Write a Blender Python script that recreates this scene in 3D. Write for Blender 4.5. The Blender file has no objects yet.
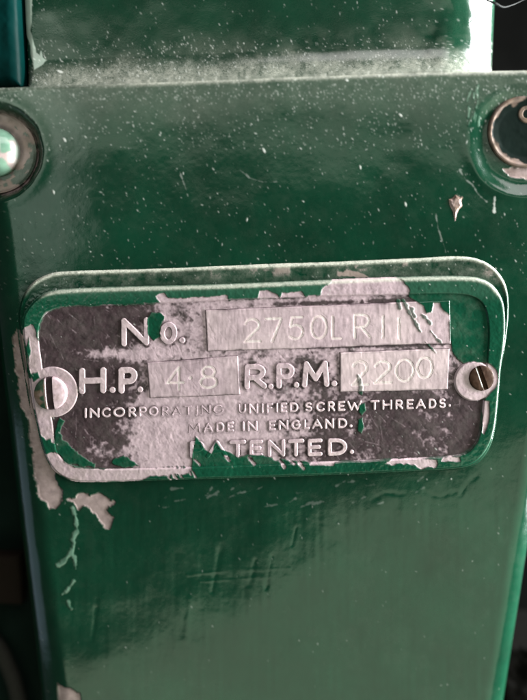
import bpy, math
import numpy as np
from mathutils import Vector, Matrix

scene = bpy.context.scene
R = math.radians

# ------------------------------------------------------------------ camera
S = 0.0002                      # one unit of the layout = 0.2 mm on the cover
F = 650.0                       # focal length in layout units at the picture's width of 527
TILT = R(8)
DIST = F * S
cam_d = bpy.data.cameras.new('camera')
cam = bpy.data.objects.new('camera', cam_d)
scene.collection.objects.link(cam)
cam.location = (0, -DIST * math.cos(TILT), DIST * math.sin(TILT))
cam.rotation_euler = (R(90) - TILT, 0, 0)
cam_d.sensor_fit = 'AUTO'
cam_d.sensor_width = 36
cam_d.lens = 36 * F / 700
cam_d.clip_start = 0.002
cam_d.clip_end = 50
cam_d.dof.use_dof = True
cam_d.dof.focus_distance = DIST
cam_d.dof.aperture_fstop = 5.0
scene.camera = cam
scene.render.resolution_x = 771
scene.render.resolution_y = 1024

# ------------------------------------------------------------------ world and lamps
world = bpy.data.worlds.new('World')
scene.world = world
world.use_nodes = True
bg = world.node_tree.nodes['Background']
bg.inputs[0].default_value = (0.80, 0.90, 1.0, 1)
bg.inputs[1].default_value = 0.06

def lamp(name, loc, target, sx, sy, radiance, col=(1, 1, 1), roll=0):
    d = bpy.data.lights.new(name, 'AREA')
    d.shape = 'RECTANGLE'
    d.size, d.size_y = sx, sy
    d.energy = radiance * sx * sy * math.pi
    d.color = col
    o = bpy.data.objects.new(name, d)
    scene.collection.objects.link(o)
    o.location = loc
    q = (Vector(target) - Vector(loc)).to_track_quat('-Z', 'Y')
    o.rotation_euler = (q.to_matrix() @ Matrix.Rotation(roll, 3, 'Z')).to_euler()
    return o

lamp('window_lamp', (0.28, -0.50, 0.62), (0, 0, 0), 0.55, 0.40, 6.0, (1.0, 0.945, 0.94))
lamp('side_window_lamp', (0.46, 0.07, 0.05), (0.05, 0.02, 0), 0.46, 0.54, 78.0, (0.95, 1.0, 0.98))
lamp('added_lower_lamp', (0.315, -0.50, -0.470), (0.315, 0, -0.470), 1.10, 0.60, 1.55, (0.84, 1.0, 0.70), R(27))  # added unseen lamp, shaped to reflect as the pale lower zone of the cover
lamp('added_upper_lamp', (0.02, -0.62, 0.190), (0.02, 0, 0.190), 1.05, 0.12, 1.45, (0.90, 1.0, 0.80))  # added unseen lamp, sized to reflect as the pale band near the top
lamp('added_left_lamp', (-0.255, -0.55, 0.11), (-0.255, 0, 0.11), 0.11, 0.24, 1.7, (0.84, 1.0, 0.85))  # added unseen lamp, placed to reflect in the cover's left strip
lamp('added_low_side_lamp', (-0.45, -0.04, -0.23), (-0.05, 0.01, -0.04), 0.26, 0.18, 0.6, (0.60, 0.80, 1.0))  # added bluish lamp for the cool strip on the cover's rounded left edge

scene.view_settings.view_transform = 'Standard'
scene.view_settings.look = 'None'
scene.view_settings.exposure = 0
scene.view_settings.gamma = 1

# ------------------------------------------------------------------ layout on the cover's plane
cy, cz = cam.location.y, cam.location.z
ct, st = math.cos(TILT), math.sin(TILT)

def P(u, v, depth=0.0):
    """layout (u right, v down) -> x, y, z on the plane lying `depth` units behind the cover's face"""
    u = np.asarray(u, float); v = np.asarray(v, float)
    a = (u - 263.5) / F; b = (350.0 - v) / F
    dy = ct + b * st; dz = b * ct - st
    t = (depth * S - cy) / dy
    return a * t, np.full_like(t, depth * S) + 0 * t, cz + dz * t

def W(u, v, h):
    x, y, z = P(u, v)
    return np.stack([x, y - np.asarray(h) * S, z], -1)

def UV(p):
    """world -> layout units as seen on the face"""
    rx = p[..., 0]; ry = p[..., 1] - cy; rz = p[..., 2] - cz
    f = ry * ct - rz * st; up = ry * st + rz * ct
    return 263.5 + F * rx / f, 350.0 - F * up / f

# ------------------------------------------------------------------ numeric helpers
def sm(a, b, x):
    t = np.clip((x - a) / (b - a), 0, 1)
    return t * t * (3 - 2 * t)

def vnoise(u, v, scale, seed):
    x = np.asarray(u, float) / scale + 1000.0; y = np.asarray(v, float) / scale + 1000.0
    xi = np.floor(x).astype(np.int64); yi = np.floor(y).astype(np.int64)
    fx = x - xi; fy = y - yi
    fx = fx * fx * (3 - 2 * fx); fy = fy * fy * (3 - 2 * fy)
    def h(i, j):
        n = (i * 374761393 + j * 668265263 + seed * 974634777) & 0xFFFFFFFF
        n = ((n ^ (n >> 13)) * 1274126177) & 0xFFFFFFFF
        n = n ^ (n >> 16)
        return (n & 0xFFFF) / 32767.5 - 1.0
    return (h(xi, yi) * (1 - fx) + h(xi + 1, yi) * fx) * (1 - fy) + (h(xi, yi + 1) * (1 - fx) + h(xi + 1, yi + 1) * fx) * fy

def fbm(u, v, scale, seed, oct=4, gain=0.55):
    s = 0; a = 1.0; n = 0
    for k in range(oct):
        s = s + a * vnoise(u, v, scale / 2 ** k, seed + 17 * k); n += a; a *= gain
    return s / n

def sd_poly(u, v, pts):
    pts = np.asarray(pts, float)
    d = np.full(u.shape, 1e9); s = np.zeros(u.shape, bool)
    for i in range(len(pts)):
        ax, ay = pts[i]; bx, by = pts[(i + 1) % len(pts)]
        ex, ey = bx - ax, by - ay
        t = np.clip(((u - ax) * ex + (v - ay) * ey) / (ex * ex + ey * ey + 1e-12), 0, 1)
        d = np.minimum(d, (u - ax - t * ex) ** 2 + (v - ay - t * ey) ** 2)
        if ay != by:
            c = ((ay > v) != (by > v)) & (u < (bx - ax) * (v - ay) / (by - ay) + ax)
            s ^= c
    d = np.sqrt(d)
    return np.where(s, -d, d)

def sd_line(u, v, pts):
    d = np.full(u.shape, 1e9)
    for (ax, ay), (bx, by) in zip(pts[:-1], pts[1:]):
        ex, ey = bx - ax, by - ay
        t = np.clip(((u - ax) * ex + (v - ay) * ey) / (ex * ex + ey * ey + 1e-12), 0, 1)
        d = np.minimum(d, (u - ax - t * ex) ** 2 + (v - ay - t * ey) ** 2)
    return np.sqrt(d)

def rounded(pts, n=2):
    """corner cutting, so traced outlines run smoothly"""
    p = np.asarray(pts, float)
    for _ in range(n):
        q = np.roll(p, -1, 0)
        p = np.stack([p * .75 + q * .25, p * .25 + q * .75], 1).reshape(-1, 2)
    return p

# raster maps over the cover, half a unit per cell
U0, V0, RES = -120.0, -100.0, 0.5
NU, NV = int((720) / RES), int((880) / RES)
GU, GV = np.meshgrid(U0 + np.arange(NU) * RES, V0 + np.arange(NV) * RES)

def box(pts, pad=8):
    p = np.asarray(pts, float)
    a = max(0, int((p[:, 0].min() - pad - U0) / RES)); b = min(NU, int((p[:, 0].max() + pad - U0) / RES) + 1)
    c = max(0, int((p[:, 1].min() - pad - V0) / RES)); d = min(NV, int((p[:, 1].max() + pad - V0) / RES) + 1)
    return slice(c, d), slice(a, b)

def put_poly(m, pts, rag=1.2, soft=0.6, val=1.0, seed=1, scale=7, op='max'):
    s = box(pts)
    u, v = GU[s], GV[s]
    sd = sd_poly(u, v, pts) + rag * fbm(u, v, scale, seed, 3) * 1.6
    k = sm(soft, -soft, sd) * val
    if op == 'max': m[s] = np.maximum(m[s], k)
    else: m[s] = m[s] * (1 - k)

def put_line(m, pts, w, val=1.0, rag=0.5, seed=3, op='max', soft=0.7):
    s = box(pts, 8 + w)
    u, v = GU[s], GV[s]
    sd = sd_line(u, v, pts) - w + rag * fbm(u, v, 4, seed, 3) * 1.6
    k = sm(soft, -soft, sd) * val
    if op == 'max': m[s] = np.maximum(m[s], k)
    else: m[s] = m[s] * (1 - k)

def sample(m, u, v):
    x = np.clip((u - U0) / RES, 0, NU - 1.001); y = np.clip((v - V0) / RES, 0, NV - 1.001)
    i = x.astype(int); j = y.astype(int); fx = x - i; fy = y - j
    return (m[j, i] * (1 - fx) + m[j, i + 1] * fx) * (1 - fy) + (m[j + 1, i] * (1 - fx) + m[j + 1, i + 1] * fx) * fy

# ------------------------------------------------------------------ materials
def make_mat(name, paint=(0.0010, 0.022, 0.0105), metal=(0.525, 0.388, 0.43), grime_or_shade=(0.036, 0.023, 0.026),
             paint_rough=0.11, metal_rough=0.38, metal_metallic=0.42, bump=0.10, spec=0.5):
    m = bpy.data.materials.new(name); m.use_nodes = True
    nt = m.node_tree; N = nt.nodes; L = nt.links
    for n in list(N): N.remove(n)
    out = N.new('ShaderNodeOutputMaterial'); b = N.new('ShaderNodeBsdfPrincipled')
    L.new(b.outputs[0], out.inputs[0])
    tc = N.new('ShaderNodeTexCoord')
    def attr(n):
        a = N.new('ShaderNodeAttribute'); a.attribute_name = n; return a.outputs['Fac']
    def noise(scale, detail=4, rough=0.6):
        n = N.new('ShaderNodeTexNoise'); n.inputs['Scale'].default_value = scale
        n.inputs['Detail'].default_value = detail; n.inputs['Roughness'].default_value = rough
        L.new(tc.outputs['Object'], n.inputs['Vector']); return n.outputs['Fac']
    def ramp(f, a, b_, lo, hi):
        r = N.new('ShaderNodeMapRange'); r.inputs[1].default_value = a; r.inputs[2].default_value = b_
        r.inputs[3].default_value = lo; r.inputs[4].default_value = hi
        L.new(f, r.inputs[0]); return r.outputs[0]
    def mix(f, a, b_):
        x = N.new('ShaderNodeMix'); x.data_type = 'RGBA'
        if isinstance(f, float): x.inputs[0].default_value = f
        else: L.new(f, x.inputs[0])
        for k, c in ((6, a), (7, b_)):
            if isinstance(c, tuple): x.inputs[k].default_value = (*c, 1)
            else: L.new(c, x.inputs[k])
        return x.outputs[2]
    def fmix(f, a, b_):
        x = N.new('ShaderNodeMix'); x.data_type = 'FLOAT'; L.new(f, x.inputs[0])
        for k, c in ((2, a), (3, b_)):
            if isinstance(c, (int, float)): x.inputs[k].default_value = c
            else: L.new(c, x.inputs[k])
        return x.outputs[0]
    def math_(op, a, b_):
        x = N.new('ShaderNodeMath'); x.operation = op
        for k, c in ((0, a), (1, b_)):
            if isinstance(c, (int, float)): x.inputs[k].default_value = c
            else: L.new(c, x.inputs[k])
        return x.outputs[0]
    n1 = noise(60, 5); n2 = noise(600, 5, 0.65); n3 = noise(3500, 3)
    pc = mix(ramp(n1, .35, .65, 0, 1), tuple(c * .82 for c in paint), tuple(c * 1.2 for c in paint))
    pc = mix(attr('pale_or_glint'), pc, (0.14, 0.235, 0.175))  # pale paint, also the colour of highlights painted on creases and edges
    mc = mix(ramp(n2, .3, .7, 0, 1), tuple(c * .80 for c in metal), tuple(min(1, c * 1.12) for c in metal))
    mc = mix(attr('bright'), mc, (0.70, 0.56, 0.56))
    mc = mix(attr('brown'), mc, (0.20, 0.135, 0.10))
    gc = mix(ramp(n2, .35, .7, 0, 1), tuple(c * .7 for c in grime_or_shade), tuple(c * 1.5 for c in grime_or_shade))
    c = mix(attr('grime_or_shade'), mc, gc)
    c = mix(attr('paint'), c, pc)
    du = math_('MULTIPLY', attr('dust'), ramp(n3, .3, .62, .45, 1.0))
    c = mix(du, c, (0.50, 0.49, 0.42))
    c = mix(attr('white'), c, (0.80, 0.80, 0.76))
    L.new(c, b.inputs['Base Color']); L.new(fmix(attr('paint'), spec * .35, spec), b.inputs['Specular IOR Level'])
    r = fmix(attr('grime_or_shade'), ramp(n2, .3, .7, metal_rough - .06, metal_rough + .08), 0.5)
    r = fmix(attr('paint'), r, ramp(n2, .3, .7, paint_rough - .02, paint_rough + .04))
    r = fmix(du, r, 0.85)
    L.new(r, b.inputs['Roughness'])
    me = fmix(attr('grime_or_shade'), metal_metallic, 0.0)
    me = fmix(attr('paint'), me, 0.0)
    me = fmix(du, me, 0.0)
    L.new(me, b.inputs['Metallic'])
    bp = N.new('ShaderNodeBump'); bp.inputs['Strength'].default_value = bump; bp.inputs['Distance'].default_value = 0.0002
    hh = math_('ADD', math_('MULTIPLY', n2, .8), math_('MULTIPLY', n3, .25))
    L.new(hh, bp.inputs['Height']); L.new(bp.outputs[0], b.inputs['Normal'])
    return m

MAT_COVER = make_mat('chipped_green_paint', metal=(0.39, 0.29, 0.285))
MAT_PLATE = make_mat('worn_nameplate', paint=(0.004, 0.042, 0.022), bump=0.16, spec=0.42)
MAT_RUST = make_mat('rusty_steel', metal=(0.085, 0.045, 0.030), grime_or_shade=(0.026, 0.011, 0.006), metal_rough=0.5, metal_metallic=0.0, spec=0.3)
MAT_DARK = make_mat('dark_machine_metal', paint=(0.004, 0.009, 0.007), paint_rough=0.5, metal=(0.0025, 0.0025, 0.0023), grime_or_shade=(0.0006, 0.0006, 0.0006), metal_rough=0.7, metal_metallic=0.0, bump=0.3, spec=0.02)
MAT_OILY = make_mat('oily_worn_steel', paint=(0.0015, 0.006, 0.0045), metal=(0.20, 0.155, 0.145), grime_or_shade=(0.010, 0.009, 0.009), paint_rough=0.4, spec=0.08)
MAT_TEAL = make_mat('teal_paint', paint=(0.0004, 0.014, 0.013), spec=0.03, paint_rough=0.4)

# ------------------------------------------------------------------ mesh builders
ATTRS = ('paint', 'grime_or_shade', 'dust', 'bright', 'brown', 'pale_or_glint', 'white')

def link_mesh(name, co, quads, mat, parent=None, attrs=None, smooth=True):
    me = bpy.data.meshes.new(name)
    co = np.ascontiguousarray(co, np.float32).reshape(-1, 3)
    quads = np.ascontiguousarray(quads, np.int32).reshape(-1, 4)
    org = (co.min(0) + co.max(0)) / 2
    if parent is not None:
        org = np.array(parent.location); g = parent.parent
        while g is not None: org = org + np.array(g.location); g = g.parent
    me.vertices.add(len(co)); me.vertices.foreach_set('co', (co - org).ravel())
    me.loops.add(quads.size); me.loops.foreach_set('vertex_index', quads.ravel())
    me.polygons.add(len(quads))
    me.polygons.foreach_set('loop_start', np.arange(0, quads.size, 4, dtype=np.int32))
    me.polygons.foreach_set('loop_total', np.full(len(quads), 4, np.int32))
    me.update(calc_edges=True)
    me.validate()
    me.polygons.foreach_set('use_smooth', np.full(len(me.polygons), smooth))
    for k, a in (attrs or {}).items():
        a = np.broadcast_to(np.asarray(a, np.float32), (len(co),)) if np.ndim(a) == 0 else np.asarray(a, np.float32).ravel()
        at = me.attributes.new(k, 'FLOAT', 'POINT'); at.data.foreach_set('value', np.ascontiguousarray(a))
    me.materials.append(mat)
    o = bpy.data.objects.new(name, me)
    scene.collection.objects.link(o)
    if parent is not None: o.parent = parent
    else: o.location = org
    return o

def grid_quads(nv, nu):
    i = np.arange(nv * nu).reshape(nv, nu)
    return np.stack([i[:-1, :-1], i[1:, :-1], i[1:, 1:], i[:-1, 1:]], -1).reshape(-1, 4)

def patch(name, u, v, h, reg, mat, parent=None, attrs=None):
    """the cells of a height field that lie inside a region (reg < 0), closed downwards by the caller's h"""
    nv, nu = u.shape
    q = grid_quads(nv, nu)
    keep = (reg.ravel()[q] < 0).any(1)
    q = q[keep]
    used = np.unique(q)
    re = np.full(nv * nu, -1, np.int64); re[used] = np.arange(len(used))
    at = {k: (np.asarray(a).ravel()[used] if np.ndim(a) else a) for k, a in (attrs or {}).items()}
    return link_mesh(name, W(u, v, h).reshape(-1, 3)[used], re[q], mat, parent, at)

def tag(o, label, cat=None, group=None, kind=None):
    o['label'] = label
    if cat: o['category'] = cat
    if group: o['group'] = group
    if kind: o['kind'] = kind
    return o

def empty(name, u, v, h=0):
    o = bpy.data.objects.new(name, None); scene.collection.objects.link(o)
    o.empty_display_size = 0.005
    o.location = W(u, v, h).tolist()
    return o

rng = np.random.default_rng(7)

# ------------------------------------------------------------------ maps: white specks of dust and splash
speck = np.zeros_like(GU); film = np.zeros_like(GU); pale_or_glint = np.zeros_like(GU); bare = np.zeros_like(GU)
brown = np.zeros_like(GU); white = np.zeros_like(GU)

def scatter(n, u0, u1, v0, v1, r0, r1, lo, hi, ang=R(62), stretch=2.6):
    for _ in range(n):
        a = rng.uniform(u0, u1); b = rng.uniform(v0, v1)
        r = r0 + (r1 - r0) * rng.random() ** 3; k = rng.uniform(lo, hi); t = ang + rng.normal(0, .35); e = rng.uniform(1, stretch)
        s = box([(a, b)], r * e + 2)
        du, dv = GU[s] - a, GV[s] - b
        p = (du * math.cos(t) + dv * math.sin(t)) / e; q = -du * math.sin(t) + dv * math.cos(t)
        speck[s] = np.maximum(speck[s], k * sm(r + .45, r - .45, np.sqrt(p * p + q * q)))

scatter(1500, -20, 560, 40, 100, .20, .65, .12, .6)
scatter(300, -20, 560, -20, 60, .2, .6, .1, .5)
scatter(800, -20, 560, 85, 150, .18, .65, .10, .55)
scatter(900, -20, 560, 85, 290, .18, .60, .08, .5)
scatter(220, -20, 560, 280, 480, .20, .7, .12, .7)
scatter(120, -20, 560, 480, 740, .20, .5, .1, .4)
scatter(20, 20, 520, 60, 280, .4, .8, .4, .8)
scatter(7, 20, 500, 60, 260, .9, 1.3, .7, .95)

# ------------------------------------------------------------------ outlines traced on the plate
PLATE = rounded([(64,290),(115,288),(210,286),(315,281.5),(415,277.5),(469,277),(485,281),(495,290),(502,304),(503,330),(501,350),(498,368),
  (496,395),(493,425),(488,443),(480,455),(470,463),(455,466),(415,468),(360,471),(280,474),(210,476),(142,478),(110,479.5),(80,479.5),
  (68,477),(56,469),(48,456),(43,440),(40,425),(35,401),(31,371),(27,345),(25.5,330),(25,320),(28,311),(38,299),(50,292.5)])
FIELD = rounded([(70,305),(115,305),(228,299.5),(310,296),(404,294),(455,293),(475,297),(484,308),(487,330),(485,360),(482,400),(479,430),
  (472,446),(460,454),(415,457),(310,461),(210,465),(146,467),(96,468),(72,464),(60,455),(56,440),(54,420),(50,405),(46,385),(43,360),
  (40,340),(41,322),(50,310)])
SEAT = rounded([(34,281),(50,273),(66,271),(115,270),(215,266),(315,263),(415,258.5),(461,255.5),(481,259),(495,268),(505,282),(509,298),
  (508.5,320),(505,348),(501,366),(499,395),(496,427),(491,446),(483,459),(472,467),(455,470),(415,472),(280,477.5),(142,481),(110,483),(82,483),(66,480),
  (53,471),(44,454),(38,428),(31,400),(27,372),(23,350),(20,330),(19,308),(25,292)])
SERIAL = [(206,310),(315,305.5),(415,301.5),(448,300),(449,343),(415,343),(315,347),(208,350)]
POWER = [(148,362),(215,357),(238,355),(240,393),(195,395),(151,396.5)]
SPEED = [(339.5,352),(415,349),(448,348),(446,388),(400,389.5),(339.5,390.5)]

# ------------------------------------------------------------------ paint on the plate
paintP = np.zeros_like(GU)
sPl = box(PLATE, 20)
u_, v_ = GU[sPl], GV[sPl]
sdO = sd_poly(u_, v_, PLATE); sdF = sd_poly(u_, v_, FIELD)
padL = np.hypot(u_ - 54, v_ - 391) - 25; padR = np.hypot(u_ - 472.5, v_ - 380) - 19.5
paintP[sPl] = sm(-1.5, 1.2, sdF + 1.8 * fbm(u_, v_, 8, 5, 3))
G = lambda p, **k: put_poly(paintP, p, **k)
Bk = lambda p, **k: put_poly(paintP, p, op='cut', **k)
G([(404,292),(409,283),(415,278),(506,276),(506,472),(450,472),(462,457),(472,448),(478,436),(483,430),(487,415),(488,400),(494,385),(493,372),
   (486,364),(472,361),(462,362),(455,358),(451,350),(449,343),(448,315),(441,309),(438,303),(432,303),(430,312),(425,313),(422,306),(416,302),(410,298)], rag=.8)
G([(147,318),(152,312),(160,313),(166,316),(163,326),(160,335),(155,340),(150,335),(148,326)], rag=1.6, seed=8)
G([(191,470),(193,452),(196,435),(203,443),(207,448),(212,452),(216,439),(222,448),(230,451),(239,456),(248,453),(262,453),(270,456),(286,458),(306,460),
   (318,465),(330,474),(190,480)], rag=.8, seed=9)
G([(53,412),(58,416),(66,420),(62,432),(70,445),(85,455),(97,462),(96,467),(72,463),(60,455),(55,440)], rag=2.0, seed=10)
G([(112,462),(116,456),(125,454),(134,459),(140,464),(126,466)], rag=1.4, seed=11)
G([(357,418),(362,416),(363,425),(361,433),(357,430)], rag=.6)
G([(358,404),(364,402),(365,409),(361,414),(358,411)], rag=.8)
G([(357,374),(360,378),(362,386),(361,394),(358,392)], rag=.8, val=.7)
G([(60,290),(140,287),(145,304),(62,306)], rag=1.2)
# bare places on the border
Bk([(24,330),(33,324),(38,330),(42,345),(44,356),(50,366),(46,378),(34,376),(29,360)], rag=1.6, seed=21)
Bk([(30,378),(80,372),(84,395),(62,415),(56,430),(56,442),(48,438),(42,432),(36,410)], rag=.7, seed=22)
Bk([(46,453),(57,450),(66,460),(76,466),(98,467),(146,466),(192,466),(186,472),(152,474),(140,480),(76,482),(54,470)], rag=1.0, seed=23)
Bk([(160,298),(190,297),(228,295),(229,301),(210,303),(188,304),(163,308)], rag=1.2, seed=24)
Bk([(162,304),(157,296),(165,293),(172,299)], rag=1.5, seed=25)
Bk([(258,298),(260,291),(268,290),(277,294),(279,298)], rag=.9, seed=26)
Bk([(280,298),(282,292),(293,292),(301,291),(305,297)], rag=.9, seed=27)
Bk([(306,298),(308,295),(315,295),(317,298)], rag=.6, seed=28)
Bk([(320,296),(322,288),(330,282),(336,272),(352,271),(375,274),(392,276),(402,281),(408,289),(407,297),(395,300),(330,300)], rag=1.3, seed=29)
Bk([(384,462),(392,457),(415,456),(436,457),(434,465),(420,466),(408,463)], rag=1.6, seed=30)
Bk([(439,460),(442,456),(458,454),(458,459)], rag=1.2, seed=31)
Bk([(310,463),(312,458),(336,459),(333,464)], rag=1.2, seed=32)
for a in ([(249,456),(254,462)], [(273,456),(279,458),(284,465)], [(287,457),(294,462)], [(295,457),(303,466)], [(207,447),(204,441)], [(226,455),(229,459)]):
    put_line(paintP, a, 1.5, op='cut', rag=.8, seed=33)
# bare strokes scraped into the paint, lower left of the middle and by the right end of the number
for k in range(26):
    a = rng.uniform(160, 195); b = rng.uniform(446, 474)
    put_line(paintP, [(a, b), (a + rng.uniform(2, 6), b + rng.uniform(5, 11))], rng.uniform(.5, 1.3), op='cut', rag=.6, seed=40 + k)
# the two screw pads
Bp = sm(.6, -.6, padL + .8 * fbm(u_, v_, 7, 41, 2)) * (1 - sm(.3, -.3, sd_poly(u_, v_, [(60,404),(50,412),(53,430),(62,428),(68,412)])))
paintP[sPl] *= 1 - Bp
paintP[sPl] *= 1 - sm(.6, -.6, np.hypot(u_ - 480.5, v_ - 377) - 15.5 + .6 * fbm(u_, v_, 6, 48, 2))
paintP[sPl] *= 1 - sm(.6, -.6, padR + .6 * fbm(u_, v_, 7, 42, 2)) * sm(-2, 4, (v_ - 362) + (470 - u_) * .3)
Bk([(478,398),(487,400),(487,412),(485,425),(482,433),(480,431),(481,414)], rag=.5, seed=43)
G([(44,440),(53,437),(55,449),(48,453)], rag=.8, seed=44)
G([(27,348),(31,335),(33,350),(31,362)], rag=.8, seed=45)
G([(33,374),(40,371),(42,377),(36,380)], rag=.8, seed=46)

for a_, w_ in (([(402,300),(408,312),(414,322),(419,331)], 1.3), ([(397,301),(399,308)], 1.5), ([(410,308),(413,316)], 1.8), ([(421,314),(429,323)], 1.2), ([(429,330),(440,343)], .7), ([(424,341),(434,352)], .7)):
    put_line(paintP, a_, w_, .8, rag=1.1, seed=47)
# ------------------------------------------------------------------ grime on the plate's field
nb = fbm(GU, GV, 40, 60, 4); nm = fbm(GU, GV, 9, 61, 4, .65); nf = fbm(GU, GV, 3.2, 62, 2)
def blob(a, b, ra, rb): return np.exp(-(((GU - a) / ra) ** 2 + ((GV - b) / rb) ** 2))
gr = 0.42 + .70 * sm(165, 118, GU) - .55 * blob(205, 440, 70, 45) - .25 * blob(225, 400, 60, 40) + .62 * sm(300, 370, GU + .6 * (GV - 400)) * sm(380, 400, GV)
gr += .25 * blob(290, 378, 60, 22) - .8 * blob(120, 353, 30, 6) - .45 * blob(95, 455, 40, 14) * 1 - .5 * blob(150, 430, 24, 30)
gr += .6 * sm(3.5, 0, np.abs(GV - (303 - (GU - 310) * .03))) * sm(230, 330, GU) + .5 * sm(3, 0, np.abs(GV - (347 - (GU - 310) * .03))) * sm(260, 330, GU)
gr += .35 * sm(436, 480, GU + 14 * nm + 10 * nb)
grimeShadeP = np.clip(gr + .30 * nb + .55 * nm + .30 * nf - .10 * sm(300, 360, GU) * sm(385, 410, GV), 0, 1)
grimeShadeP = sm(.15, .85, grimeShadeP)

# ------------------------------------------------------------------ stroke letters
def arc(cx, cy_, rx, ry, a0, a1, n=14):
    return [(cx + rx * math.cos(R(a)), cy_ + ry * math.sin(R(a))) for a in np.linspace(a0, a1, n)]
# unit box, y down; each glyph a list of strokes
GL = {
 'N': [[(0,1),(0,0),(1,1),(1,0)]],
 'o': [arc(.5,.5,.5,.5,0,360,24)], 'O': [arc(.5,.5,.5,.5,0,360,24)], '0': [arc(.5,.5,.5,.5,0,360,24)],
 'H': [[(0,0),(0,1)],[(1,0),(1,1)],[(0,.5),(1,.5)]],
 'P': [[(0,1),(0,0),(.55,0)]+arc(.55,.28,.45,.28,-90,90)+[(0,.56)]],
 'R': [[(0,1),(0,0),(.5,0)]+arc(.5,.27,.42,.27,-90,90)+[(0,.54)],[(.42,.54),(1,1)]],
 'M': [[(0,1),(.08,0),(.5,.72),(.92,0),(1,1)]],
 'I': [[(.5,0),(.5,1)]], '1': [[(.5,0),(.5,1)]],
 'C': [arc(.55,.5,.55,.5,-45,-315,20)],
 'A': [[(0,1),(.5,0),(1,1)],[(.2,.66),(.8,.66)]],
 'T': [[(0,0),(1,0)],[(.5,0),(.5,1)]],
 'G': [arc(.52,.5,.52,.5,-45,-360,20)+[(.6,.52)]],
 'U': [[(0,0),(0,.6)]+arc(.5,.6,.5,.4,180,0)+[(1,0)]],
 'F': [[(1,0),(0,0),(0,1)],[(0,.48),(.85,.48)]],
 'E': [[(1,0),(0,0),(0,1),(1,1)],[(0,.48),(.85,.48)]],
 'D': [[(0,0),(0,1),(.4,1)]+arc(.4,.5,.6,.5,90,-90)+[(0,0)]],
 'S': [arc(.5,.26,.42,.26,-30,-270,14)+arc(.5,.75,.46,.25,-90,150,14)],
 'W': [[(0,0),(.27,1),(.5,.2),(.73,1),(1,0)]],
 'L': [[(0,0),(0,1),(1,1)]],
 '2': [arc(.48,.27,.46,.27,-165,25,14)+[(0,1),(1,1)]],
 '7': [[(0,.02),(1,.02),(.42,1)]],
 '5': [[(.92,0),(.2,0),(.1,.42)]+arc(.45,.68,.5,.32,-130,140,16)],
 '4': [[(.72,1),(.72,0),(0,.68),(1,.68)]],
 '8': [arc(.5,.25,.38,.25,90,450,20),arc(.5,.74,.5,.26,-90,270,22)],
 '.': [[(.5,.5),(.5,.5001)]],
}
def glyph_sd(items, halfw, pad=3, res=0.4):
    """items: (char, u0, u1, vtop, vbot, slope) -> a local grid and the distance to the strokes' edge"""
    us = [a[1] for a in items] + [a[2] for a in items]; vs = [a[3] for a in items] + [a[4] for a in items]
    u, v = np.meshgrid(np.arange(min(us) - pad - halfw, max(us) + pad + halfw, res), np.arange(min(vs) - pad - halfw, max(vs) + pad + halfw, res))
    d = np.full(u.shape, 99.0)
    for it in items:
        c, a, b, t, e = it[:5]; hw = it[5] if len(it) > 5 else halfw
        sl = (u[0] > a - hw - 4) & (u[0] < b + hw + 4)
        i0 = np.argmax(sl); i1 = len(sl) - np.argmax(sl[::-1])
        us_, vs_ = u[:, i0:i1], v[:, i0:i1]
        if c == '.':
            k = np.hypot(us_ - (a + b) / 2, vs_ - (t + e) / 2) - hw
        else:
            k = np.full(us_.shape, 99.0)
            for s in GL[c]:
                pts = [(a + hw + x * (b - a - 2 * hw), t + hw + y * (e - t - 2 * hw) - .028 * (x - .5) * (b - a)) for x, y in s]
                k = np.minimum(k, sd_line(us_, vs_, pts) - hw)
        d[:, i0:i1] = np.minimum(d[:, i0:i1], k)
    return u, v, d

def dist_map(m, u, v): return sample(m, u, v)

TEXT = []
def row(text, spans, vt, vb):
    """spans: u0,u1 per letter; vt, vb: functions of u"""
    return [(c, a, b, vt((a + b) / 2), vb((a + b) / 2)) for c, (a, b) in zip([c for c in text if c != ' '], spans)]

TEXT.append(([('N',122,150,317,345.5),('o',160,178,321,344)] + [('.',179,186,336,343,3.3)], 2.9, 'raised letters reading No.', 1.5, 401))
TEXT.append(([('H',80,107.5,366.5,393),('.',110,117,385.5,392.5,3.3),('P',119,138.5,366,392.5),('.',137.5,144.5,385,392,3.2)], 3.3, 'raised letters reading H.P.', 1.5, 402))
TEXT.append(([('R',244,267,363,388.5),('.',267,274,382,389,3.0),('P',275.5,294.5,362,387.5),('.',292.5,299.5,380.5,387.5,3.0),('M',301,329,360,386.5),('.',330,337,379,386,3.2)], 3.0,
          'raised letters reading R.P.M.', 1.4, 403))
bl = lambda u: 417 - (u - 85) * .0275
inc = [(85,88.5),(90.5,100.5),(102.5,112),(114,126),(129,137),(139.5,147.5),(149,159),(162,170),(172,182),(184,193),(196,198.5),(201,211),(213,224),
       (238,246),(248.5,258),(261,263.5),(266,273),(275.5,278),(280,287),(289,298), (304,312),(315,324.5),(327,334.5),(337,344.5),(346,361),
       (369,378.5),(381,391),(394,402),(405,412.5),(414,424.5),(427,435),(437,444.5)]
TEXT.append((row('INCORPORATING UNIFIED SCREW THREADS', inc, lambda u: bl(u) - 10, bl) + [('.',446,450,402.5,406.5,1.4)], 1.15, 'raised letters reading INCORPORATING UNIFIED SCREW THREADS.', .9, 404))
bm = lambda u: 432 - (u - 188) * .032
mad = [(188,201),(203,213.5),(216,224.5),(227,234),(242,244.5),(247,257.5),(268,275.5),(278,288),(290.5,300),(303,309.5),(311,322),(324,333.5),(337,346.5)]
TEXT.append((row('MADE IN ENGLAND', mad, lambda u: bm(u) - 10.2, bm) + [('.',348,352,422.5,427,1.6)], 1.25, 'raised letters reading MADE IN ENGLAND.', .9, 405))
bp_ = lambda u: 457 - (u - 190) * .018
pat = [(190,205),(206,228),(229,246),(249,263),(267,285),(287,304),(307,322),(327,346.5)]
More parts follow.
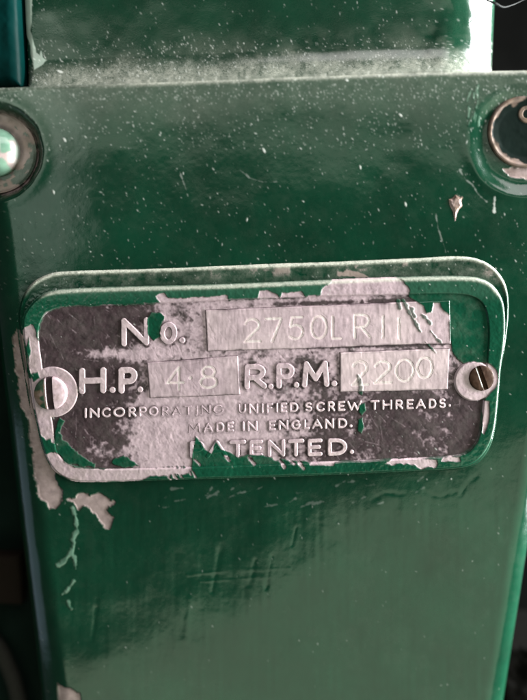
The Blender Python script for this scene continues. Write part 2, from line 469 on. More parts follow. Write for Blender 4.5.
TEXT.append((row('PATENTED', pat, lambda u: bp_(u) - 17.5, bp_) + [('.',348,354,447.5,453.5,2.2)], 2.1, 'raised letters reading PATENTED.', 1.3, 406))


halo = np.full(GU.shape, 99.0)
for items, hw, _, _, _ in TEXT:
    a_, b_, d_ = glyph_sd(items, hw, pad=6, res=RES)
    s = box([(a_.min(), b_.min()), (a_.max(), b_.max())], 0)
    x = np.clip(((GU[s] - a_.min()) / RES), 0, a_.shape[1] - 1).astype(int); y = np.clip(((GV[s] - b_.min()) / RES), 0, a_.shape[0] - 1).astype(int)
    halo[s] = np.minimum(halo[s], d_[y, x])
grimeShadeP = np.clip(grimeShadeP + .75 * np.exp(-((halo - .9) / 1.1) ** 2) * np.clip(.55 + .9 * nm, 0, 1), 0, 1)  # dark rim round the letters paints in the shadows of their relief
# fine scratches over the whole plate, and longer scrapes running down to the right
scr = np.zeros_like(GU)
for k in range(420):
    a_ = rng.uniform(45, 490); b_ = rng.uniform(300, 462); ang = R(55) + rng.normal(0, .5); ln = rng.uniform(3, 16)
    put_line(scr, [(a_, b_), (a_ + ln * math.cos(ang), b_ + ln * math.sin(ang))], rng.uniform(.05, .35), rng.uniform(.15, .7), rag=.5, seed=1000 + k)
for k in range(70):
    a_ = rng.uniform(155, 215); b_ = rng.uniform(300, 455)
    put_line(scr, [(a_, b_), (a_ + rng.uniform(2, 7), b_ + rng.uniform(6, 16))], rng.uniform(.3, .9), rng.uniform(.2, .7), rag=.8, seed=1500 + k)
sgn = np.sign(nb + .3)
grimeShadeP = np.clip(grimeShadeP + scr * np.where(vnoise(GU, GV, 14, 63) > .15, .55, -.5), 0, 1)

# ------------------------------------------------------------------ the engine cover
def XL(v): return -31 + (v - 215) * .124
def XR(v): return 514 + .159 * (698 - v)
def VT(u): return np.where(u < 430, 87 - 16 * (u / 430), 71 - 1.6 * (u - 430) / 97)

put_poly(bare, [(17,328),(13,338),(11,350),(14,365),(18,385),(17,395),(22,410),(26,415),(29,430),(30,445),(34,452),(31,460),(35,478),(36,495),(42,500),(47,503),
   (49,510),(55,509),(59,502),(63,497),(60,490),(57,478),(56,465),(52,455),(46,440),(40,420),(34,395),(30,375),(27,350),(22,335)], rag=2.2, seed=71)
put_poly(bare, [(65,499),(74,504),(79,509),(84,506),(90,508),(95,516),(102,525),(108,529),(112,524),(114,517),(107,514),(109,508),(115,502),(108,499),(102,493),
   (96,492),(90,495),(79,493),(76,498),(67,498)], rag=1.9, seed=72, scale=6)
put_poly(bare, [(57,684),(64,687),(69,688),(80,693),(86,720),(58,720)], rag=1.0, seed=73)
put_poly(bare, [(338,276),(338,272),(346,270),(362,273),(372,278)], rag=1.4, seed=74)
# bare metal worn at the ring round the two bolt holes
rb = np.hypot(GU - 524, GV - 132)
put_poly(bare, [(505,168),(516,166),(530,165),(545,168),(545,180),(530,179),(514,176)], rag=1.6, seed=75)
rl = np.hypot(GU + 8, GV - 152)
bare = np.maximum(bare, sm(44, 40, rl + 4 * nm) * sm(.2, .5, .62 + nb + .4 * nm))
brown[:] = np.clip(.75 * sm(440, 330, GV) * sm(60, 20, GU) * (.5 + nm) * (GV > 260) + .35 * sm(44, 36, rl) * (.6 + nm) + .4 * sm(60, 45, rb) * (.4 + nm), 0, 1)
# creases of thick paint, their highlights painted in as a pale colour
for a, w in (([(73,508),(76,519),(77,530),(73,537),(74.5,543),(72,551),(66,559),(58,566)], 1.7), ([(70,553),(74,557),(75.5,568)], 1.0), ([(74,581),(69,587),(62,594)], .9),
             ([(68,602),(70,608)], .9)):
    put_line(pale_or_glint, a, w, .62, rag=1.5, seed=81, soft=1.1)
for k in range(16):
    a = rng.uniform(468, 482); b = rng.uniform(84, 122)
    put_line(pale_or_glint, [(a, b), (a + rng.uniform(-2, 0), b + rng.uniform(4, 9))], rng.uniform(.3, .9), .5, seed=90 + k)  # pale strokes paint reflections onto the lip of the right recess
put_line(white, [(495,197),(494.5,204),(494,212)], 1.1, .45, rag=.8)
put_line(white, [(460,170),(466,180),(472,184),(478,194),(487,202)], .3, .18, rag=1.0)
put_line(white, [(436,214),(438,228),(442,240),(446,252)], .25, .14, rag=.9)
put_line(white, [(240,170),(250,178),(262,182),(276,182)], .3, .14, rag=.9)
put_line(white, [(180,172),(186,190)], .3, .16, rag=.9)
for k in range(26):     # short pale scratches and brush lifts below the plate and round the right recess
    a = rng.uniform(120, 440); b = rng.uniform(486, 512) - (a - 120) * .02
    put_line(white, [(a, b), (a + rng.uniform(4, 12), b - rng.uniform(1, 6))], rng.uniform(.2, .6), rng.uniform(.02, .09), rag=1.2, seed=120 + k)
# the dusty film: thick on the top ledge, thin on the upper face
ledge = GV - VT(GU)
film = .85 * sm(7, 0, ledge) * (.25 + .75 * sm(70, 170, GU)) + .08 * sm(60, 5, ledge + 18 * nb) + .006
film = np.clip(film * (1 + .5 * nm + .4 * nf), 0, 1)
film = film + .008 * np.clip(sm(-.1, .5, nb + .5 * nm) * (.5 + nm), 0, 1)

def cover():
    step = 0.7
    aL, aR = 42.0, 30.0
    cols = []
    for d in (110, 80, 55, 35, 20, 8): cols.append(('wl', d))
    for p in np.linspace(0, 90, 40): cols.append(('al', p))
    nface = int(560 / step)
    for k in range(1, nface): cols.append(('f', k / nface))
    for p in np.linspace(90, 0, 36): cols.append(('ar', p))
    for d in (8, 20, 35, 55, 80, 110): cols.append(('wr', d))
    rows = []
    for d in (45, 32, 22, 14, 8): rows.append(('w', d))
    for p in np.linspace(0, 90, 9): rows.append(('a', p))
    nr = int(690 / step)
    for k in range(1, nr): rows.append(('f', k * 690 / nr))
    nc = len(cols); nrw = len(rows); rT = 4.0
    h = np.zeros((nrw, nc)); U = np.zeros((nrw, nc)); V = np.zeros((nrw, nc)); HC = np.zeros(nc)
    rv = np.zeros(nrw); rh = np.zeros(nrw)
    for j, (k, x) in enumerate(rows):
        if k == 'w': rh[j] = -rT - x; rv[j] = 0
        elif k == 'a': rv[j] = rT * (1 - math.cos(R(x))); rh[j] = -rT * (1 - math.sin(R(x)))
        else: rv[j] = rT + x
    vb = 84 + rv
    for i, (k, x) in enumerate(cols):
        l, r = XL(vb), XR(vb)
        if k == 'wl': U[:, i] = l; HC[i] = -aL - x
        elif k == 'al': U[:, i] = l + aL * (1 - math.cos(R(x))); HC[i] = -aL * (1 - math.sin(R(x)))
        elif k == 'f': U[:, i] = l + aL + x * (r - l - aL - aR)
        elif k == 'ar': U[:, i] = r - aR * (1 - math.cos(R(x))); HC[i] = -aR * (1 - math.sin(R(x)))
        else: U[:, i] = r; HC[i] = -aR - x
    fade = np.clip(1 - rv / 150, 0, 1)[:, None]
    V = 84 + rv[:, None] + (VT(U) - 84) * fade
    h = HC[None, :] + rh[:, None]
    u, v = U, V
    # slow waves in the casting and thick brushed paint
    h += 1.3 * fbm(u, v, 95, 201, 2) + .30 * fbm(u, v, 30, 202, 2)
    h += .03 * vnoise(u, v * 4.5, 42, 203) * sm(520, 590, v) + .05 * vnoise(u * 3.2, v * .35, 14, 204) * sm(470, 520, v) + .018 * vnoise(u, v, 3.4, 207)
    run = sm(-1.5, 1.5, .0 + 2.2 * fbm(u, v, 30, 206, 3))
    h += .22 * run * sm(470, 500, v) * sm(640, 560, v)
    for a, w, k in (([(222,545),(218,562),(212,592)], 2.6, -.25), ([(190,600),(186,640)], 3, .2), ([(255,560),(250,585)], 2.2, -.2), ([(272,556),(266,588)], 2.2, -.25),
                    ([(188,575),(230,571),(290,568)], 1.6, .14), ([(200,582),(250,578),(300,575)], 1.5, .12), ([(296,528),(292,545)], 1.6, -.25), ([(415,490),(400,494),(385,493),(372,500)], 2.6, -.2),
                    ([(455,492),(440,497),(425,492)], 2.4, -.18), ([(477,476),(466,486),(460,496)], 2.2, -.15), ([(97,600),(92,640)], 2.4, -.25)):
        h += k * np.exp(-((sd_line(u, v, a) + 1.2 * fbm(u, v, 9, 211, 2)) / w) ** 2) * (.6 + .8 * fbm(u, v, 14, 212, 2))
    b = sample(bare, u, v)
    h -= 1.0 * b
    h += .6 * sample(pale_or_glint, u, v) + .12 * sample(white, u, v) + .25 * sample(speck, u, v)
    # the sunk seats of the two bolts, each with a soft swollen lip
    q = np.hypot(u + 8, v - 152)
    h += -15 * sm(52, 37, q + 1.5 * fbm(u, v, 20, 231, 2)) + .5 * np.exp(-((q - 53) / 7.0) ** 2)
    q = np.hypot(u - 525, v - 140) + 1.5 * fbm(u, v, 20, 232, 2)
    low = sm(.35, .95, ((v - 140) * .85 - (u - 525) * .5) / np.maximum(q, 1))
    h += -4.5 * sm(59, 37 + 3 * low, q) + .8 * low * np.exp(-((q - 57) / 7.0) ** 2)
    h += -8 * sm(35, 31, np.hypot(u - 525.5, v - 131))
    dust = np.clip(sample(film, u, v), 0, 1)
    at = {'paint': 1 - b, 'dust': dust * .9, 'white': np.clip(sample(speck, u, v) * .68 + sample(white, u, v), 0, 1), 'pale_or_glint': sample(pale_or_glint, u, v) * np.clip(.8 + .8 * fbm(u, v, 8, 221, 2), 0, 1), 'brown': sample(brown, u, v), 'grime_or_shade': b * np.clip(.12 + .5 * fbm(u, v, 6, 222, 4) + 3.0 * (1 - b), 0, 1)}
    o = link_mesh('engine_cover', W(u, v, h), grid_quads(nrw, nc), MAT_COVER, None, at)
    return tag(o, 'glossy dark green engine cover with chipped paint, filling most of the view behind the plate', 'engine cover')

COVER = cover()

# the raised seat the plate lies on
s = box(SEAT, 8)
u, v = GU[s], GV[s]
sd = sd_poly(u, v, SEAT)
hs = 2.6 * sm(1.2, -1.5, sd) + .6 * np.exp(-((sd + 2.4) / 1.5) ** 2) - .9 + .25 * nm[s]
up = sm(300, 270, v)
bareS = np.clip(.9 * bare[s] + .75 * sm(0, .5, nm[s] + .5 * nb[s] - .12) * sm(300, 265, v) * sm(90, 170, u) * sm(-14, -7, sd) * sm(520, 470, u), 0, 1) * sm(3, -1, sd)
dS = np.clip(1.2 * np.exp(-((sd + 1.2) / 2.1) ** 2) * sm(300, 272, v) * (1 + .6 * nf[s] + .4 * nm[s]) + .14 * up * (.6 + nm[s]), 0, 1)  # dust on the top edge, which also paints its highlight line
seat = patch('plate_seat', u, v, hs, sd - 3.0, MAT_COVER, COVER,
             {'paint': 1 - bareS, 'dust': dS, 'white': speck[s] * .8, 'pale_or_glint': .35 * np.exp(-((sd + 1.5) / 1.2) ** 2) * sm(440, 500, u) * sm(470, 430, v), 'brown': .5 * bareS + .0 * u})  # the pale line down the right edge is a painted highlight

# ------------------------------------------------------------------ the nameplate
NP = empty('nameplate', 263, 380, 2)
tag(NP, 'worn metal maker\'s nameplate half covered in flaking green paint, screwed to the cover', 'nameplate')
BASE = 4.6          # field level above the cover
u, v = u_, v_
sd = sdO
pnt = paintP[sPl]; grm_shade = grimeShadeP[sPl]
dmg = .18 * nm[sPl] + .12 * nf[sPl] - .15 * scr[sPl]
hb = BASE + dmg + .7 * pnt
edge = sm(.7, -.7, sd)
hplate = hb * edge + 1.2 * (1 - edge)
border = np.minimum(np.maximum(sd, -sdF), 99)
border = np.minimum(border, np.maximum(np.minimum(padL, padR), sd))
edge_dust_glint = 1.1 * np.exp(-((sd + 1.0) / 1.7) ** 2) * sm(300, 290, v) * (1 + .5 * nf[sPl])  # dust along the upper edge, strengthened to paint its highlight too
common = {'paint': pnt, 'grime_or_shade': np.clip(grm_shade + 2.6 * pnt * (1 - pnt), 0, 1), 'dust': np.clip(.01 + .06 * nm[sPl], 0, 1), 'white': speck[sPl] * .6}
patch('plate', u, v, hplate, sd - .9, MAT_PLATE, NP, common)
bt = sm(1.1, -1.1, border)
hbor = BASE - .4 + (1.0 + 1.0 * sm(70, 170, u)) * bt + .7 * pnt * bt + dmg - .9 * sm(-.8, 1.0, sd)
brt = np.clip(.55 + .3 * nm[sPl], 0, 1) * (1 - pnt)
o = patch('border', u, v, hbor, border - 1.4, MAT_PLATE, NP,
      {'paint': pnt, 'grime_or_shade': np.clip(np.clip(.12 + .3 * nm[sPl], 0, 1) * sm(0, 3, -border + 1) + .45 * scr[sPl] + 2.6 * pnt * (1 - pnt), 0, 1), 'dust': np.clip(edge_dust_glint, 0, .75), 'white': speck[sPl] * .7, 'bright': .5 * sm(300, 320, v) * (.4 + nm[sPl]),
       'pale_or_glint': np.clip(.55 * np.exp(-((sd + 1.2) / .9) ** 2) * sm(470, 490, u) + .10 * sm(305, 290, v), 0, 1), 'brown': np.clip(.25 * sm(120, 60, u) * (.5 + nm[sPl]), 0, 1)})  # the pale line at the right end paints a glint on the edge
o['label'] = 'raised border with two round screw pads, green paint over bare metal'

def local(pts, res=0.45, pad=4):
    p = np.asarray(pts, float)
    return np.meshgrid(np.arange(p[:, 0].min() - pad, p[:, 0].max() + pad, res), np.arange(p[:, 1].min() - pad, p[:, 1].max() + pad, res))

def data_panel(pts, digits, label, nlabel, bright, seed, hw=1.0):
    u, v = local(pts)
    sd = sd_poly(u, v, pts) - .3
    g = np.full(u.shape, 99.0)
    for c, a, b, t, e in digits:
        if c == '.': g = np.minimum(g, np.hypot(u - (a + b) / 2, v - (t + e) / 2) - 1.2); continue
        for s_ in GL[c]:
            g = np.minimum(g, sd_line(u, v, [(a + x * (b - a), t + y * (e - t) - .03 * x * (b - a)) for x, y in s_]) - hw)
    p = sample(paintP, u, v)
    top = BASE + 1.15 + .7 * p + .10 * fbm(u, v, 10, seed, 3) + .10 * fbm(u, v * .3, 3, seed + 3, 2)
    k = sm(1.0, -1.0, sd)
    groove = sm(.7, -.7, g + .35 * fbm(u, v, 3, seed + 7, 2))
    h = BASE - .5 + (top - BASE + .5) * k - .42 * groove - .12 * sample(scr, u, v)
    ed = sm(-3.0, -.5, sd)
    gm = np.clip(.06 + .55 * ed * (.4 + fbm(u, v, 8, seed, 3)) + .30 * sm(.0, .6, fbm(u, v, 20, seed + 2, 3)) + sm(-.8, .8, sd) + .28 * sample(scr, u, v), 0, 1)
    at = {'paint': p, 'grime_or_shade': gm, 'bright': np.clip(bright + .3 * fbm(u, v, 40, seed + 4, 2), 0, 1), 'white': sample(speck, u, v) * .6}
    o = patch('data_panel', u, v, h, sd - 1.0, MAT_PLATE, NP, at)
    o['label'] = label
    n = patch('stamped_number', u, v, h + .12 - 1.0 * sm(.0, .8, g), np.maximum(g - .6, sd + 2), MAT_PLATE, o, {'paint': p * .9, 'bright': .8, 'white': .12 + .3 * fbm(u, v, 6, seed + 5, 2)})
    n['label'] = nlabel
    return o

data_panel(SERIAL, [('2',245,260,319,341),('7',266,281,318,341),('5',289,303,317,338.5),('0',311,326,316,338),('L',332,340,316,338),('R',354,369,314.5,337),
                    ('1',379,385,316,337),('1',395,401,318,338)], 'long bare serial number panel beside the first line', 'serial number 2750LR11 stamped in the metal', .25, 301)
data_panel(POWER, [('4',168,184,367,389),('.',189,193,375,379),('8',201,217,366,387)], 'short bare panel after H.P.', 'figure 4.8 stamped in the metal', .10, 302)
data_panel(SPEED, [('2',352,367,361,384),('2',374,390,361,382),('0',395,412,359,380.5),('0',416,431,357,377)], 'bare panel after R.P.M.', 'figure 2200 stamped in the metal', .45, 303)

def lettering(items, hw, label, rise, seed):
    u, v, d = glyph_sd(items, hw)
    d = d + .16 * fbm(u, v, 4, seed, 2) + hw * .10
    rise = rise * .68
    worn = sm(152, 165, u) * sm(250, 232, u) if seed == 404 else sm(225, 195, u) if seed == 405 else 0 * u
    worn = np.clip(worn * (.75 + .8 * fbm(u, v, 7, seed + 9, 3)), 0, .92)
    d = d + .5 * worn
    p = sample(paintP, u, v); g = sample(grimeShadeP, u, v)
    dm = .18 * sample(nm, u, v) + .12 * sample(nf, u, v)
    k = sm(.65, -.35, d)
    h = BASE - .35 + dm + (rise * (1 - .75 * worn) * (1 - .75 * p) + .35) * k + .7 * p - .15 * sample(scr, u, v)
    gm = np.clip(sm(-.5, .4, d) * .95 + .30 * fbm(u, v, 6, seed + 1, 3) + .45 * sample(scr, u, v) + .25 * worn, 0, 1)
    o = patch('lettering', u, v, h, d - .7, MAT_PLATE, NP, {'paint': p, 'grime_or_shade': gm, 'bright': np.clip(.0 + .35 * g, 0, 1) * (1 - worn), 'white': sample(speck, u, v) * .5})
    o['label'] = label
    return o

for args in TEXT: lettering(*args)

# ------------------------------------------------------------------ screws, bolts
def screw(name, cu, cv, r, slot_ang, slot_w, base, dome, mat, attrs_fn):
    u, v = np.meshgrid(np.arange(cu - r - 1, cu + r + 1, .3), np.arange(cv - r - 1, cv + r + 1, .3))
    du, dv = u - cu, v - cv
    q = np.hypot(du, dv)
    top = base + dome * np.sqrt(np.clip(1 - (q / (r * 1.12)) ** 2, 0, 1))
    x = du * math.cos(slot_ang) + dv * math.sin(slot_ang)
    sl = sm(slot_w / 2 + .35, slot_w / 2 - .35, np.abs(x))
    h = top * (1 - sl) + np.maximum(top - 3.0, base + .25) * sl
    h = h * sm(r + .6, r - .8, q) + (base - 1.5) * (1 - sm(r + .6, r - .8, q)) + .15 * fbm(u, v, 4, 501, 2)
    return patch(name, u, v, h, q - r - .5, mat, None, attrs_fn(u, v, du, dv, q, x))

sc = screw('slotted_screw', 52.5, 392, 16.2, R(-5), 6.2, BASE + 1.9, 4.2, MAT_PLATE,
   lambda u, v, du, dv, q, x: {'paint': np.clip(sm(-4.5, -6, x) * sm(.0, .4, .35 + fbm(u, v, 8, 511, 2)) + sm(1, -1, np.hypot(du + 10, dv + 13) - 4), 0, 1) * .9,
        'grime_or_shade': np.clip(1.0 * sm(3.5, 2.9, np.abs(x)) + .08, 0, 1), 'bright': np.clip(.10 + .25 * fbm(u, v, 5, 513, 3), 0, 1), 'brown': np.clip(.8 * sm(-3, -5, x) + .45 * sm(-.2, .8, fbm(u, v, 6, 512, 3)) , 0, 1)})  # dark slot and brown left half put shade into the head's colour
tag(sc, 'pale bare slotted screw at the left end of the nameplate, slot upright', 'screw', 'slotted screws holding the nameplate')
sc = screw('slotted_screw', 479.5, 377, 12.6, R(-20), 4.0, BASE + 2.0, 2.6, MAT_RUST,
   lambda u, v, du, dv, q, x: {'grime_or_shade': np.clip(.8 + .5 * fbm(u, v, 6, 521, 3) + .9 * sm(2.4, 1.9, np.abs(x)), 0, 1), 'brown': .2,  # slot darkened in colour to carry its shade
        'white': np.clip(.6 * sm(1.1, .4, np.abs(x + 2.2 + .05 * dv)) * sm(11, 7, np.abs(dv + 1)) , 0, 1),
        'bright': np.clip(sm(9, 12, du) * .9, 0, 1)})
tag(sc, 'rusty brown slotted screw at the right end of the nameplate, slot leaning', 'screw', 'slotted screws holding the nameplate')

def polar(name, cu, cv, prof, mat, attrs_fn, parent=None, n=96):
    """a turned part standing on the cover: prof = (radius, height) pairs from outside to the middle"""
    pr = np.array(prof, float)
    t = np.linspace(0, 1, 70) * (len(pr) - 1)
    r = np.interp(t, np.arange(len(pr)), pr[:, 0]); h = np.interp(t, np.arange(len(pr)), pr[:, 1])
    a = np.linspace(0, 2 * math.pi, n, endpoint=False)
    rr, aa = np.meshgrid(r, a, indexing='ij'); hh = np.repeat(h[:, None], n, 1)
    rr = np.maximum(rr, .02)
    u = cu + rr * np.cos(aa); v = cv + rr * np.sin(aa)
    hh = hh + .25 * fbm(u, v, 9, 531, 3)
    i = np.arange(len(r) * n).reshape(len(r), n); j = np.roll(i, -1, 1)
    q = np.stack([i[:-1], j[:-1], j[1:], i[1:]], -1).reshape(-1, 4)
    return link_mesh(name, W(u, v, hh), q, mat, parent, attrs_fn(u, v, rr, hh))

bl_ = empty('dome_bolt', -9, 151, -14)
tag(bl_, 'pale green dome headed bolt with bare washer at the left edge of the cover', 'bolt')
dome = [(25, -13)] + [(25 * math.cos(R(a)), -9 + 15 * math.sin(R(a))) for a in np.linspace(0, 90, 14)]
polar('bolt_head', -9, 151, dome, MAT_COVER, lambda u, v, r, h: {'paint': sm(-.2, .1, fbm(u, v, 12, 541, 3) + .25), 'pale_or_glint': np.clip(.75 + .4 * fbm(u, v, 14, 542, 3), 0, 1), 'white': np.clip(.8 * sm(.1, .5, fbm(u, v, 16, 543, 2)) + .3 * sm(8, 16, u), 0, 1), 'brown': .5 * sm(22, 27, r)}, bl_)  # white patches and the whitened right side paint the dome's highlights
wsh = polar('washer', -9, 151, [(41.5, -16), (41, -12.0), (39, -11.4), (22, -11), (22, -13)], MAT_COVER,
   lambda u, v, r, h: {'paint': sm(.18, .26, fbm(u, v, 11, 551, 5) + .65 * sm(140, 156, v) * sm(24, 30, u) * sm(186, 172, v) + .5 * sm(30, 34, r) * sm(120, 140, v) - .05), 'brown': np.clip(.25 + .6 * fbm(u, v, 14, 552, 3), 0, 1), 'grime_or_shade': np.clip(.6 * sm(31, 27, r) + .5 * fbm(u, v, 9, 553, 3), 0, 1), 'dust': .12}, bl_)  # inner ring darkened in colour as the shade round the bolt head

br_ = empty('round_bolt', 524, 131, -6)
tag(br_, 'dark round bolt with worn bare rim sunk in the cover\'s upper right corner', 'bolt')
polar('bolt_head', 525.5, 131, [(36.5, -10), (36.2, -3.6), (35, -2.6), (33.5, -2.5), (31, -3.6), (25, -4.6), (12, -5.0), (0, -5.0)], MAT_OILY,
   lambda u, v, r, h: {'paint': 1 - sm(29.2, 30.6, r + 8 * fbm(u, v, 11, 561, 4) - 2.5 * sm(505, 530, u) + 3.5 * sm(150, 165, v) * sm(505, 520, u)), 'brown': np.clip(.55 + .6 * fbm(u, v, 8, 563, 3), 0, 1), 'grime_or_shade': np.clip(.30 + .8 * fbm(u, v, 7, 564, 3), 0, 1)}, br_)
polar('stud', 529, 113, [(9, -8), (9, -5), (8, -4.2), (5, -4.0), (4, -5.0), (0, -5.2)], MAT_OILY, lambda u, v, r, h: {'brown': np.clip(.65 + .5 * fbm(u, v, 6, 571, 3), 0, 1), 'grime_or_shade': np.clip(.25 + .7 * fbm(u, v, 6, 572, 3), 0, 1)}, br_)

# the tan flake caught on the face
FL = [(449,199.5),(452,199),(455.7,195),(460,197.5),(462.5,197),(461,201),(462,206),(459,209),(457,213),(456,217),(455,221),(454.3,217),(453.5,212),(450,205)]
u, v = local(FL, .3, 2)
sd = sd_poly(u, v, FL)
fl = patch('flake', u, v, 1.0 * sm(.5, -2.5, sd) + .5 * fbm(u, v, 5, 581, 3) * sm(0, -2, sd) + .6 - .4, sd - .2, MAT_COVER, None,
           {'brown': np.clip(.60 + .7 * fbm(u, v, 4, 582, 3) + .5 * sm(202, 197, v), 0, 1), 'grime_or_shade': np.clip(.5 * sm(201, 197, v), 0, 1)})
tag(fl, 'small tan flake of debris stuck on the green face below the upper right bolt', 'flake')

# ------------------------------------------------------------------ the casting above the cover
def casting():
    D = 34.0
    x0 = float(P(24, 40, D)[0]) / S; x1 = float(P(501, 40, D + 40)[0]) / S
    rl_, rr_ = 9.0, 78.0
    plan = [(x0, D + d, 0) for d in (120, 70, 40, 20, 10)]
    plan = [(x0, D + rl_ + d, 0.0) for d in (110, 60, 30, 12)]
    for p in np.linspace(0, 90, 18): plan.append((x0 + rl_ * (1 - math.cos(R(p))), D + rl_ * (1 - math.sin(R(p))), math.sin(R(p)) ** 2))
    for x in np.linspace(x0 + rl_, x1 - rr_, 520)[1:-1]: plan.append((x, D, 1.0))
    for p in np.linspace(90, 0, 50): plan.append((x1 - rr_ * (1 - math.cos(R(p))), D + rr_ * (1 - math.sin(R(p))), math.sin(R(p)) ** 2))
    for d in (12, 30, 60, 110): plan.append((x1, D + rr_ + d, 0.0))
    plan = np.array(plan)
    # the foot follows the cover's top edge
    zt = np.array([float(P(a, float(VT(np.array(a))), 0)[2]) / S for a in (0, 430, 527)]); xt = np.array([float(P(a, 80)[0]) / S for a in (0, 430, 527)])
    zb = np.interp(plan[:, 0], xt, zt) + .6
    k = 190
    w = np.concatenate([[-8], np.linspace(0, 42, 80), np.linspace(42.6, 160, k - 81)])
    ww, _ = np.meshgrid(w, plan[:, 0], indexing='ij')
    Rf = 33.0
    off = np.where(ww < Rf, Rf - np.sqrt(np.clip(Rf ** 2 - (Rf - np.clip(ww, 0, Rf)) ** 2, 0, None)), 0) * plan[:, 2][None]
    X = np.repeat(plan[:, 0][None], len(w), 0); off = off * (1 - .22 * sm(-110, -190, X)); Y = plan[:, 1][None] - off; Z = zb[None] + ww
    n = fbm(X, Z, 70, 601, 2) * .8 + .2 * fbm(X, Z, 22, 602, 2) + sm(x1 - 100, x1 - 70, X) * sm(x1 - 10, x1 - 40, X) * (1.6 * fbm(X, Z, 30, 606, 3))
    Y = Y - n
    co = np.stack([X, Y, Z], -1) * S
    uu, vv = UV(co)
    d = fbm(uu, vv, 9, 603, 4); d2 = fbm(uu, vv, 45, 604, 3); d3 = fbm(uu, vv, 2.6, 605, 2)
    dust = .42 * sm(36, 10, ww + 10 * d2) * (1 + .5 * d + .5 * d3) + .15 * np.clip(d2 + .5 * d, 0, 1) * sm(60, 30, ww) + .01
    dust *= sm(22, 60, uu) * sm(515, 470, uu) * .7 + .3
    wear = np.zeros_like(uu)
    for pts in ([(24,-30),(31,-30),(32,0),(32,22),(30,30),(32,38),(35,46),(36,53),(40,56),(41,50),(43,57),(47,60),(43,65),(34,70),(32,58),(30,46),(26,32),(23,8)],):
        wear = np.maximum(wear, sm(.8, -.8, sd_poly(uu, vv, pts) + 1.4 * d))
    sp = sample(speck, uu, vv)
    o = link_mesh('engine_casting', co, grid_quads(len(w), len(plan))[:, ::-1], MAT_COVER, None,
                  {'paint': 1, 'pale_or_glint': wear * np.clip(.6 + .6 * d, 0, 1), 'dust': np.clip(dust, 0, .85), 'white': np.clip(.75 * sp + .25 * wear, 0, 1), 'grime_or_shade': 0})
    return tag(o, 'green engine casting with a dusty flared foot standing above the cover', 'engine casting')
casting()

# ------------------------------------------------------------------ machinery round the cover
def tube(name, pts, r, mat, attrs, label, cat, parent=None, n=20):
    """a round bar through world points given in layout (u, v, depth)"""
    pts = np.array([[float(c) for c in P(a, b, d)] for a, b, d in pts])
    m = 40
    t = np.linspace(0, len(pts) - 1, m)
    c = np.stack([np.interp(t, np.arange(len(pts)), pts[:, i]) for i in range(3)], -1)
    for _ in range(6): c[1:-1] = (c[:-2] + 2 * c[1:-1] + c[2:]) / 4
    tg = np.gradient(c, axis=0); tg /= np.linalg.norm(tg, axis=1)[:, None]
    ref = np.array([0, 1.0, 0.13]); a = np.cross(tg, ref); a /= np.linalg.norm(a, axis=1)[:, None]; b = np.cross(tg, a)
    ph = np.linspace(0, 2 * math.pi, n, endpoint=False)
    rr = r * S
    co = c[:, None] + rr * (a[:, None] * np.cos(ph)[None, :, None] + b[:, None] * np.sin(ph)[None, :, None])
    i = np.arange(m * n).reshape(m, n); j = np.roll(i, -1, 1)
    q = np.stack([i[:-1], j[:-1], j[1:], i[1:]], -1).reshape(-1, 4)
    o = link_mesh(name, co, q, mat, parent, attrs)
    return tag(o, label, cat)

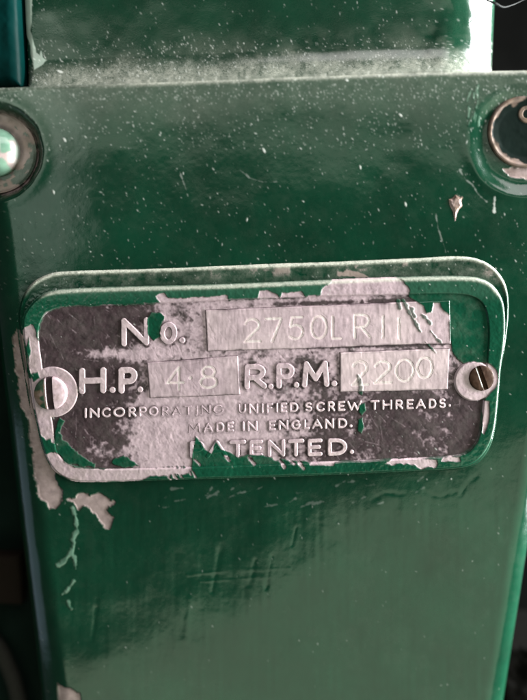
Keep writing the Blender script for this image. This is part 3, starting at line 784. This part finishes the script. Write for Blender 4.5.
def slab(name, u0, u1, v0, v1, d0, d1, mat, attrs, bev=6, amp=1.5, seed=700):
    """a cast block with soft edges: its front face a rough height field, its flanks running back to d1"""
    f = np.linspace(0, 1, 90)
    p0 = np.array([float(c) for c in P(u0, v1, d0)]) / S; p1 = np.array([float(c) for c in P(u1, v0, d0)]) / S
    e = np.concatenate([[0, 0, 0, 0], f, [1, 1, 1, 1]]); back = np.concatenate([[1, .6, .3, .1], 0 * f, [.1, .3, .6, 1]])
    X, Z = np.meshgrid(p0[0] + e * (p1[0] - p0[0]), p0[2] + e * (p1[2] - p0[2]))
    bx, bz = np.meshgrid(back, back)
    inn = np.minimum(np.minimum(X - p0[0], p1[0] - X), np.minimum(Z - p0[2], p1[2] - Z))
    Y = d0 + np.maximum(bx, bz) * (d1 - d0) + bev * (1 - np.sqrt(np.clip(1 - (1 - np.clip(inn / bev, 0, 1)) ** 2, 0, 1))) - amp * fbm(X, Z, 26, seed, 4)
    return link_mesh(name, np.stack([X, Y, Z], -1) * S, grid_quads(*X.shape)[:, ::-1], mat, None, attrs)

o = slab('gap_shade_slab', -420, 610, -330, 1050, 420, 520, MAT_DARK, {'grime_or_shade': .5}, amp=6)  # near-black slab put behind so the gaps read as dark void
tag(o, 'near-black slab put in to carry the shade in the gaps beside and behind the cover', 'shade slab')
o = slab('casing', -60, 13, -60, 86, 20, 120, MAT_TEAL, {'paint': 1.0, 'dust': .0}, bev=10, seed=711)
tag(o, 'dark teal casing edge at the top left beside the green casting', 'casing')
o = slab('cooling_fin', -90, 19, 556, 606, 70, 82, MAT_DARK, {'brown': .05, 'dust': .0}, bev=5, seed=721, amp=2)
tag(o, 'dark rusty fin with pale edges at the left edge below the nameplate', 'fin')
o = slab('housing', -120, 34, 300, 780, 95, 190, MAT_DARK, {'paint': .9, 'grime_or_shade': .2}, bev=14, seed=741, amp=4)
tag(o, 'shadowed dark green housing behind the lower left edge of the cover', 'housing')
o = slab('bracket', 496, 600, 648, 760, 90, 170, MAT_DARK, {'grime_or_shade': .6, 'brown': .01}, bev=8, seed=731, amp=5)
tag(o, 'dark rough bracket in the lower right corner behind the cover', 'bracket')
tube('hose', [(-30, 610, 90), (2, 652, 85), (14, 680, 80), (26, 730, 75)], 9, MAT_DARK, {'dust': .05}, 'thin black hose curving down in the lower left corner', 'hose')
tube('cable', [(470, -22, 12), (486, 0, 12), (495, 3, 14), (503, 8, 30), (515, 4, 60), (545, -12, 80)], 1.1, MAT_DARK, {'grime_or_shade': 1.0}, 'thin dusty cable crossing the top right corner', 'cable')
